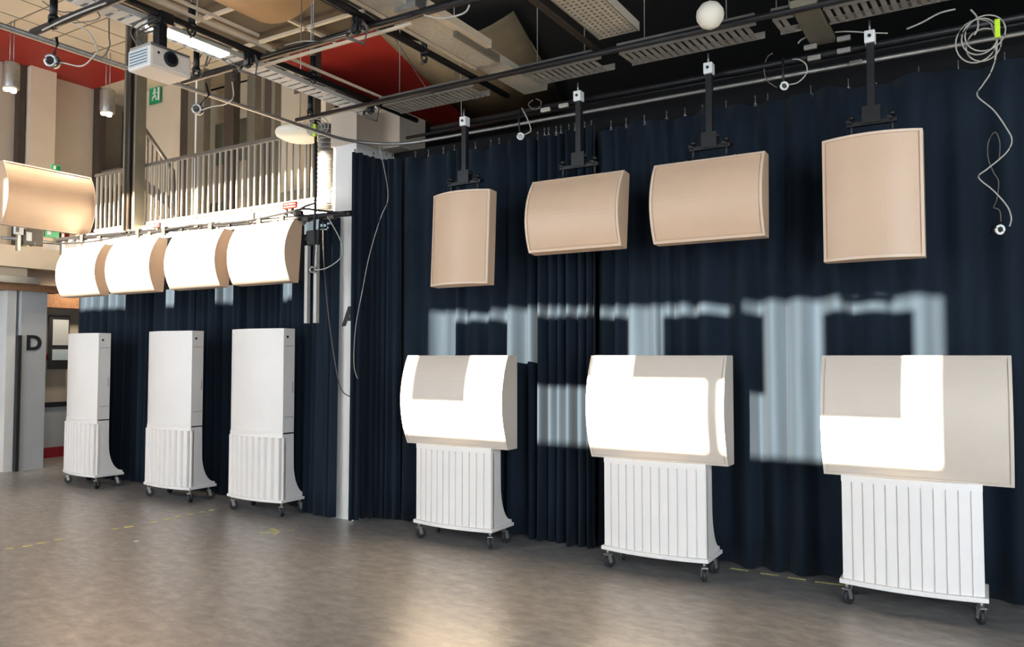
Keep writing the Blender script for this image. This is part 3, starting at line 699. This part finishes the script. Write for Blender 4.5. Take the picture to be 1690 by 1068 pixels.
cable(pts([(70,50),(100,35),(140,18),(175,5)], Y=2.84), 0.006, 'cable tied along the truss pipe at the top left')
cable(pts([(430,95),(470,83),(520,70),(575,52),(620,40),(680,25)], Y=4.0), 0.007, 'dark cable tied along the truss pipe rising to the top middle', 'black')
cable(pts([(880,165),(872,172),(880,180),(890,178),(893,168),(885,163)], Y=5.92), 0.006, 'small dark cable ring on the pipe beside the gathered curtain', 'cabledark')
cable(pts([(700,25),(730,30),(765,22),(775,8)], Y=4.02), 0.006, 'pale cable drooping from the truss pipe at the top middle')
# cable bundle along the balcony fascia
cable(pts([(98,402),(150,399),(200,390),(260,382),(320,372),(400,366),(470,352),(500,345),(530,348),(570,352)], Y=5.53), 0.012, 'dark cable bundle running above the sunlit loudspeakers', 'black')
pipe(at(95, 396, Y=5.57), at(580, 352, Y=5.57), 0.028, 'dark pipe above the sunlit loudspeakers under the balcony', 'black')
pipe(at(2, 392, X=-11.38), at(105, 403, X=-11.38), 0.022, 'brown grey pipe below the large tan loudspeaker', 'rail')
for k, (x, y, w, h, m_, l) in enumerate([(478, 339, 20, 13, 'redsign', 'red warning sign above the rightmost sunlit loudspeaker'), (258, 372, 13, 10, 'redsign', 'small pink sign above the gap of the sunlit loudspeakers'),
                                         ]):
    p = at(x, y, Y=5.53); s = 5.9/1280*1.1
    t = thing('warning_sign', l, 'sign', p, 0)
    MB().box(-w*s, w*s, 0, 0.008, -h*s/2, h*s/2).build('plate', m_, t)
    MB().box(-0.015, 0.015, 0.008, 0.05, -h*s/2-0.05, h*s/2).build('bracket', 'frame', t)
    for dz in (-0.2, 0.2): MB().box(-w*s*0.8, w*s*0.8, -0.003, 0, dz*h*s-0.003, dz*h*s+0.003).build('text_bar', 'signwhite', t)
for k, (x, l) in enumerate([(140, 'black clamp above the leftmost sunlit loudspeaker'), (232, 'black clamp above the second sunlit loudspeaker'), (275, 'black clamp beside the small pink sign'), (352, 'black clamp above the third sunlit loudspeaker'), (432, 'black clamp above the fourth sunlit loudspeaker'), (470, 'black clamp below the red warning sign')]):
    y = 396 + (352-396)*(x-95)/(580-95)
    t = thing('pipe_clamp', l, 'clamp', at(x, y, Y=5.57), 0, 'clamps on the balcony pipe')
    MB().ring((0,0,0), (1,0,0), 0.032, 0.012, 14, 6).build('collar', 'black', t); MB().box(-0.03, 0.03, -0.05, -0.02, -0.07, 0.03).build('jaw', 'frame', t, bevel=0.006)
FIT = ['white fitting at the left end of the dark balcony pipe', 'flat brown fitting left of the leftmost pipe clamp', 'brown fitting above the leftmost sunlit loudspeaker', 'flat black fitting above the gap of the first two sunlit loudspeakers',
       'brown fitting hanging left of the small pink sign', 'small black fitting above the left end of the third sunlit loudspeaker', 'flat brown fitting above the middle of the third sunlit loudspeaker', 'small black fitting above the gap before the rightmost sunlit loudspeaker',
       'long flat black fitting above the rightmost sunlit loudspeaker', 'brown fitting below the red warning sign', 'black fitting right of the red warning sign', 'brown fitting beside the dark drop pole', 'brown fitting between drop pole and white pillar']
for k, (x, dy, w, h, m_) in enumerate([(118, 4, 8, 7, 'signwhite'), (130, -4, 10, 5, 'frame'), (165, 2, 9, 6, 'frame'), (205, -2, 14, 5, 'black'), (248, 3, 7, 9, 'frame'), (300, 2, 6, 6, 'black'), (325, -1, 8, 5, 'frame'), (378, 2, 6, 6, 'black'), (405, -3, 12, 4, 'black'), (455, 4, 9, 8, 'frame'), (492, -8, 14, 10, 'black'), (505, 4, 10, 9, 'frame'), (548, 4, 9, 9, 'frame')]):
    y = 396 + (352-396)*(x-95)/(580-95) + dy
    t = thing('cable_box', FIT[k], 'fitting', at(x, y, Y=5.535), 0, 'small fittings on the balcony pipe')
    s_ = 0.0042
    MB().box(-w*s_, w*s_, -0.02, 0.02, -h*s_/2, h*s_/2).build('case', m_, t, bevel=0.004)
    MB().tube([(0, 0, 0), (w*s_*1.4, -0.015, -0.03), (w*s_*2.4, 0, 0.0)], 0.005, 6).build('lead', 'black', t)
# boxes under the tan panel
for (x, y, w, h, m_, nm, l, cat) in [(55, 392, 22, 22, 'frame', 'relay_box', 'brown relay box under the large tan loudspeaker', 'box'), (86, 384, 17, 14, 'green', 'exit_light', 'small green exit light under the large tan loudspeaker', 'sign'),
                                (107, 390, 11, 12, 'redsign', 'warning_sign', 'small red and white sign right of the green exit light', 'sign'), (33, 380, 12, 12, 'signwhite', 'socket_box', 'white socket box under the large tan loudspeaker', 'box'), (89, 272, 10, 9, 'green', 'exit_light', 'small green light on top of the large tan loudspeaker', 'sign')]:
    p = at(x, y, X=-11.33); s = 0.0102
    if y < 300: p = Vector((-11.26, p.y, 4.33 + h*s/2))
    t = thing(nm, l, cat, p)
    MB().box(-0.03, 0.0, -w*s*0.6, w*s*0.6, -h*s/2, h*s/2).build('case', m_, t, bevel=0.006)
    MB().box(0, 0.006, -w*s*0.42, -w*s*0.1, -h*s*0.25, h*s*0.3).build('mark', 'signwhite' if m_ != 'signwhite' else 'seam', t)
# ================================================================== PROJECTOR
t = thing('projector', 'pale ceiling projector hung from the black truss pipe', 'projector', (-4.86, 3.26, 3.72))
MB().box(-0.13, 0.13, -0.15, 0.17, -0.075, 0.075).build('case', 'proj', t, bevel=0.018)
MB().box(-0.10, 0.10, -0.153, -0.149, -0.055, 0.055).build('vent', 'projblue', t)
for k in range(5): MB().box(-0.095, 0.095, -0.157, -0.152, -0.045+0.02*k, -0.04+0.02*k).build('vent_slat', 'seam', t)
lz = MB().cyl((0.12, 0.0, 0.012), (0.145, 0.0, 0.012), 0.052, 24).build('lens', 'print_', t)
MB().cyl((0.143, 0.0, 0.012), (0.150, 0.0, 0.012), 0.036, 20).build('lens_glass', 'glass', lz)
MB().cyl((0.128, -0.09, 0.03), (0.133, -0.09, 0.03), 0.010, 12).build('indicator', 'print_', t)
MB().box(-0.12, 0.12, -0.14, 0.16, 0.075, 0.09).build('mount_plate', 'steel', t)
MB().box(-0.025, 0.045, -0.03, 0.03, 0.09, 0.30).box(-0.06, 0.09, -0.05, 0.05, 0.27, 0.35).build('mount', 'black', t)
for k in range(4): MB().tube(smooth([(-0.05+0.03*k, -0.1, 0.08), (-0.08, -0.16+0.03*k, 0.2), (0.02, -0.12+0.05*k, 0.28), (0.05, 0.0, 0.33)]), 0.006, 6).build('lead', 'cabledark', t)

# ================================================================== BALCONY FURNITURE
t = thing('balcony_railing', 'silver balcony railing with vertical bars between steel column and pillar', 'railing', (-8.3, 6.42, 3.45))
MB().beam((-2.70, 0, 0.865), (2.02, 0, 0.865), 0.05, 0.04).build('handrail', 'railtop', t)
MB().beam((-2.70, 0, 0.06), (2.02, 0, 0.06), 0.035, 0.03).build('bottom_rail', 'silver', t)
me = MB().box(-0.011, 0.011, -0.011, 0.011, 0.06, 0.86).mesh('baluster', 'silver')
k = 0
for i in range(44):
    inst('baluster', me, t, (-2.67 + 4.67*i/43, 0, 0))
for x in (-2.70, -0.45, 2.02): MB().box(x-0.022, x+0.022, 0.012, 0.045, -0.05, 0.86).build('post', 'railtop', t)
# H-section steel column through the balcony edge
t = thing('steel_column', 'tall dark steel column rising through the balcony edge', 'column', (-9.90, 6.30, 3.40))
MB().box(-0.10, 0.10, -0.006, 0.006, 0, 2.88).build('web', 'frame', t)
for sx in (-1, 1): MB().box(sx*0.12-0.02, sx*0.12+0.02, -0.075, 0.075, 0, 2.88).build('flange', 'greyframe', t)
MB().tube([(-0.05,-0.04,0),(-0.05,-0.04,2.88)], 0.022, 10).build('pipe_run', 'frame', t)
# facade behind the balcony: mullions and panes
def upright(px0, px1, Y, m, label, depth=0.12, name='facade_post', z1=6.3):
    x0, x1 = at(px0, 230, Y=Y).x, at(px1, 230, Y=Y).x
    return tag(MB().box(x0, x1, Y, Y+depth, 3.45, z1).build(name, m), label, 'post')
upright(297, 309, 7.9, 'frame', 'dark facade post right of the lit stairwell wall')
upright(309.2, 321, 7.9, 'greyframe', 'olive grey post beside the dark facade post right of the stairwell')
upright(324, 336, 7.9, 'greyframe', 'olive grey facade post below the projector pipe hanger')
upright(369, 385, 8.0, 'frame', 'brown facade post behind the ring sensor cable')
upright(407, 420, 8.2, 'greyframe', 'olive facade post in the middle of the balcony')
upright(436, 447, 7.9, 'frame', 'dark narrow facade post behind the railing middle')
upright(447.2, 453, 7.9, 'greyframe', 'slim olive post beside the dark narrow facade post')
upright(511, 519, 7.9, 'frame', 'dark facade post behind the drop pole')
upright(321.2, 323.8, 7.9, 'signwhite', 'thin white strip between the two olive facade posts')
x0, x1 = at(355, 230, Y=8.3).x, at(418, 230, Y=8.3).x
tag(MB().box(x0, x1, 8.3, 8.33, at(380, 268, Y=8.3).z, at(380, 200, Y=8.3).z).build('glass_pane', 'pane'), 'grey green glass pane behind the railing', 'pane')
for k, (a, b2) in enumerate([(323, 369), (385, 436), (453, 511)]):
    x0, x1 = at(a, 300, Y=8.4).x, at(b2, 300, Y=8.4).x
    tag(MB().box(x0, x1, 8.4, 8.45, 3.45, 4.25).build('low_panel', 'pane' if k != 1 else 'beige2'), ['grey low panel behind the left part of the railing', 'beige low panel behind the middle of the railing', 'grey low panel behind the right part of the railing'][k], 'panel')
# lit stairwell wall with exit sign, stair rail and dark recess
st = struct('wall_stairwell', MB().box(-12.45, -11.35, 8.05, 8.2, 3.45, 6.35), 'ceilbeige', 'warm lit wall of the stairwell')
rc = struct('wall_recess', MB().box(-13.0, -12.45, 8.0, 8.1, 3.45, 6.0), 'greyframe', 'dark corrugated recess beside the stairwell')
for k in range(7): MB().box(-12.98+0.075*k, -12.945+0.075*k, 7.975, 8.0, 3.45, 6.0).build('rib', 'frame', rc)
t = thing('exit_sign', 'green and white exit sign on the stairwell wall', 'sign', at(257, 157, Y=8.02))
MB().box(-0.15, 0.15, -0.02, 0.0, -0.15, 0.15).build('plate', 'green', t)
fg = MB()
fg.cyl((0.0, -0.026, 0.09), (0.0, -0.02, 0.09), 0.022, 12).beam((0.0,-0.023,0.07), (0.02,-0.023,-0.01), 0.006, 0.035).beam((0.02,-0.023,0.0), (-0.05,-0.023,-0.05), 0.006, 0.022).beam((-0.05,-0.023,-0.05), (-0.05,-0.023,-0.10), 0.006, 0.02).beam((0.02,-0.023,-0.01), (0.055,-0.023,-0.10), 0.006, 0.022).beam((0.0,-0.023,0.06), (-0.055,-0.023,0.02), 0.006, 0.016).beam((0.01,-0.023,0.06), (0.06,-0.023,0.02), 0.006, 0.016)
fg.box(0.09, 0.13, -0.026, -0.02, -0.11, 0.11)
fg.build('running_figure', 'signwhite', t)
t = thing('stair_railing', 'dark stair railing sloping down in front of the lit stairwell wall', 'railing', at(262, 245, Y=7.2))
b = t.location
p0, p1, p2 = at(233, 205, Y=7.2)-b, at(285, 282, Y=7.2)-b, at(292, 330, Y=7.2)-b
MB().tube([p0, p1, Vector((p2.x, p2.y, 3.45-b.z))], 0.035, 8).build('handrail', 'railtop', t)
for i in range(7):
    q = p0.lerp(p1, (i+0.5)/7); MB().box(q.x-0.012, q.x+0.012, -0.012, 0.012, max(3.45-b.z, q.z-0.95), q.z-0.02).build('baluster', 'railtop', t)
q0, q1 = p0 + Vector((0,0,-0.9)), p1 + Vector((0,0,-0.5)); MB().beam(q0, q1, 0.05, 0.14).build('stringer', 'frame', t)
# upper left wall: pilaster, dark frame, door transom
struct('wall_pilaster_upper', MB().box(-12.98, -12.75, 6.36, 6.75, 3.25, 6.28), 'beige2', 'pale pilaster on the upper left wall')
struct('trim_upper_frame', MB().box(-12.98, -12.80, 7.50, 7.62, 3.25, 6.28), 'frame', 'dark door frame on the upper left wall')
struct('trim_upper_dark', MB().box(-12.98, -12.85, 6.24, 6.33, 3.25, 6.28), 'frame', 'dark slit beside the pale pilaster')
struct('door_1', MB().box(-12.99, -12.92, 7.62, 8.0, 3.45, 6.1), 'greyframe', 'dark grey door on the upper left wall')
tag(MB().box(-12.9, -12.3, 7.55, 7.95, 4.55, 4.85).build('wall_unit', 'greyframe', bevel=0.02), 'dark grey unit behind the left end of the balcony railing', 'cabinet')

# pendant cylinder lamps at the left (lit)
def pendant(p, label, on=True):
    t = thing('pendant_lamp', label, 'lamp', p, 0, 'grey cylinder lamps over the balcony')
    MB().lathe((0,0,0), [(0.10,0),(0.105,0.02),(0.105,0.34),(0.09,0.36)], 20).build('cylinder', 'steel', t)
    for a in range(3):
        x, y = 0.05*math.cos(a*2.1), 0.05*math.sin(a*2.1)
        MB().lathe((x,y,-0.035), [(0.035,0),(0.042,0.02),(0.042,0.05)], 12).build('bulb', 'bulb', t)
    MB().cyl((0.05,0,0.36), (0.05,0,6.3-p.z), 0.006, 8).cyl((-0.05,0,0.36), (-0.05,0,6.3-p.z), 0.006, 8).build('suspension', 'steel', t)
    if on:
        li = bpy.data.lights.new('pendant_light', 'SPOT'); li.energy = 150; li.color = (1.0, 0.84, 0.64); li.spot_size = math.radians(150); li.spot_blend = 1; li.shadow_soft_size = 0.12
        lo = bpy.data.objects.new('pendant_light', li); COL.objects.link(lo); lo.parent = t; lo.location = (0, 0, -0.08)
pendant(at(177, 187, X=-11.3), 'grey cylinder pendant lamp beside the dark steel column')
pendant(at(18, 147, X=-11.3), 'grey cylinder pendant lamp at the left edge')
# round lamps
t = thing('round_lamp', 'round opal lamp disc hanging above the right end of the balcony railing', 'lamp', at(495, 221, Y=6.1))
MB().lathe((0,0,0), [(0.05,-0.085),(0.18,-0.07),(0.26,-0.03),(0.27,0.0),(0.26,0.03),(0.18,0.065),(0.05,0.08)], 28).build('diffuser', 'lamp', t)
MB().cyl((0,0,0.08), (0,0,2.1), 0.006, 8).build('suspension', 'rail', t)
t = thing('round_lamp', 'round white lamp beside the mesh tray at the top right', 'lamp', at(1172, 25, Y=5.05))
MB().lathe((0,0,0), [(0.02,-0.092),(0.06,-0.072),(0.088,-0.03),(0.092,0.0),(0.088,0.03),(0.06,0.07),(0.02,0.09)], 28).build('diffuser', 'lamp', t)
MB().cyl((0,0,0.09), (0,0,2.2), 0.006, 8).build('suspension', 'rail', t)
# spiral duct beside the pillar
t = thing('spiral_duct', 'perforated grey spiral duct standing beside the white pillar', 'duct', (-6.17, 6.18, 3.30))
MB().cyl((0,0,0), (0,0,0.95), 0.088, 24).build('tube', 'steel', t)
MB().tube([(0.089*math.cos(a*0.5), 0.089*math.sin(a*0.5), a*0.95/240) for a in range(241)], 0.006, 5).build('spiral_seam', 'rail', t)
t = tag(MB().cyl((-5.97, 6.02, 3.33), (-5.97, 6.02, 3.47), 0.03, 14).build('pipe_stub', 'plaster'), 'short white pipe stub between spiral duct and pillar', 'pipe')
t = thing('cable_coil', 'small grey cable bundle with a yellow tag above the spiral duct', 'cable', at(522, 213, Y=5.5))
for k in range(4): MB().ring((0.03*k-0.05, 0, 0.01*k), (0.4+0.1*k, -0.9, 0), 0.06+0.01*k, 0.006, 20, 6).build('loop', 'cable', t)
MB().box(-0.02, 0.015, -0.03, -0.015, -0.08, 0.04).build('tag', 'lime', t)
# acoustic clouds
def cloudp(c, w, d, sag, label, rz=0.0, m='cloud'):
    t = thing('acoustic_cloud', label, 'ceiling panel', c, rz)
    N = 14; vs = []; fs = []
    for k in (0, 1):
        for i in range(N+1):
            x = -w/2 + w*i/N; z = -sag*(1-(2*x/w)**2) + 0.02*k
            vs += [(x, -d/2, z), (x, d/2, z)]
    n = 2*(N+1)
    for i in range(N):
        a = 2*i
        fs += [(a, a+1, a+3, a+2), (n+a, n+a+2, n+a+3, n+a+1), (a, a+2, n+a+2, n+a), (a+1, n+a+1, n+a+3, a+3)]
    fs += [(0, n, n+1, 1), (2*N, 2*N+1, n+2*N+1, n+2*N)]
    MB().add(vs, fs, True).build('shell', m, t)
    for sx in (-0.3, 0.3): MB().cyl((sx*w, 0, -0.05), (sx*w, 0, 6.28-c[2]), 0.006, 6).build('suspension', 'rail', t)
cloudp((-7.42, 6.0, 6.22), 1.6, 1.4, 0.33, 'bowed tan acoustic panel under the ceiling at the top middle')
cloudp((-6.75, 10.2, 6.22), 2.0, 4.0, 0.30, 'bowed olive acoustic panel beside the red soffit', 0.3, 'cloud2')
# small steel boxes on the curtain pipe
for k, (x, y, l) in enumerate([(899, 181, 'small pale label on the black pipe above the gathered curtain'), (929, 174, 'smaller pale label on the black pipe right of the first'), (1343, 95, 'grey junction box on the black pipe under the flat duct'), (1392, 83, 'grey junction box on the black pipe near the rightmost hanger'), (1392, 63, 'grey box above the pipe near the rightmost hanger'), (1337, 77, 'grey box above the pipe under the flat duct'), (1412, 103, 'grey fitting below the curtain rail near the rightmost hanger')]):
    t = thing('junction_box', l, 'box', at(x, y, Y=5.93 if k < 6 else 6.21), 0, 'fittings on the curtain pipes')
    MB().box(-0.045, 0.045, 0, 0.03, -0.015, 0.02).build('case', 'duct' if k < 2 else 'tray', t, bevel=0.005)
    MB().box(-0.03, 0.03, -0.004, 0.0, -0.006, 0.010).build('lid', 'steel', t)

t = thing('ceiling_light', 'small round downlight in the passage beyond the column lettered D', 'lamp', (-12.8, 7.3, 3.20))
MB().lathe((0,0,0), [(0.10,0.0),(0.12,0.02),(0.12,0.07)], 20).build('housing', 'signwhite', t)
MB().cyl((0,0,-0.006), (0,0,0.0), 0.085, 20).build('diffuser', 'bulb', t)
li = bpy.data.lights.new('downlight', 'SPOT'); li.energy = 90; li.color = (1.0, 0.86, 0.66); li.spot_size = math.radians(160); li.spot_blend = 1; li.shadow_soft_size = 0.1
lo = bpy.data.objects.new('downlight', li); COL.objects.link(lo); lo.parent = t; lo.location = (0, 0, -0.05)
# notice screen near column D
t = thing('notice_frame', 'dark framed notice on the ochre wall beyond the column lettered D', 'frame', at(96, 565, X=-13.33))
MB().box(0, 0.03, -0.17, 0.17, -0.45, 0.45).build('frame', 'print_', t); MB().box(0.03, 0.035, -0.11, 0.15, -0.05, 0.38).build('sheet', 'column_grey', t)
MB().box(0.03, 0.035, -0.11, 0.15, -0.30, -0.12).build('sheet', 'projblue', t)

# ================================================================== FLOOR MARKS
def fp(x, y): return at(x/2.4143, 760 + y/2.4143, Z=0)
t = thing('floor_tape', 'dashed yellow tape line on the floor left of the upright loudspeakers', 'tape', fp(440, 280))
b = t.location.copy(); b.z = 0; t.location = b
for (x0, y0, x1, y1) in [(20,353,55,350),(90,344,130,338),(145,333,185,327),(215,320,247,314),(445,276,470,272),(497,268,530,262),(603,248,625,243),(650,238,678,232),(695,227,720,222),(745,217,770,212),(790,208,815,204),(835,200,860,195)]:
    p0, p1 = fp(x0, y0)-b, fp(x1, y1)-b; p0.z = p1.z = 0.0015
    MB().beam(p0, p1, 0.05, 0.002).build('dash', 'yellow', t)
t = thing('floor_tape', 'small crossed yellow tape mark on the floor before the pillar', 'tape', fp(1100, 283))
b = t.location.copy(); b.z = 0; t.location = b
for (x0, y0, x1, y1) in [(1035,289,1095,285),(1080,272,1108,282),(1090,296,1112,284),(1145,280,1172,278)]:
    p0, p1 = fp(x0, y0)-b, fp(x1, y1)-b; p0.z = p1.z = 0.0015
    MB().beam(p0, p1, 0.035, 0.002).build('dash', 'yellow', t)
t = thing('floor_tape', 'yellow tape dashes on the floor at the foot of the right curtain', 'tape', at(1320, 955, Z=0))
b = t.location.copy(); b.z = 0; t.location = b
for (x0, y0, x1, y1) in [(1205,938,1235,942),(1255,946,1285,950),(1300,953,1330,957),(1345,960,1395,966)]:
    p0, p1 = at(x0, y0, Z=0)-b, at(x1, y1, Z=0)-b; p0.z = p1.z = 0.0015
    MB().beam(p0, p1, 0.025, 0.002).build('dash', 'yellow', t)
t = tag(MB().box(*(lambda p: (p.x-0.02, p.x+0.02, p.y-0.02, p.y+0.02, 0.0005, 0.003))(fp(543, 322))).build('floor_dot', 'signwhite'), 'tiny white dot of tape on the open floor', 'tape')
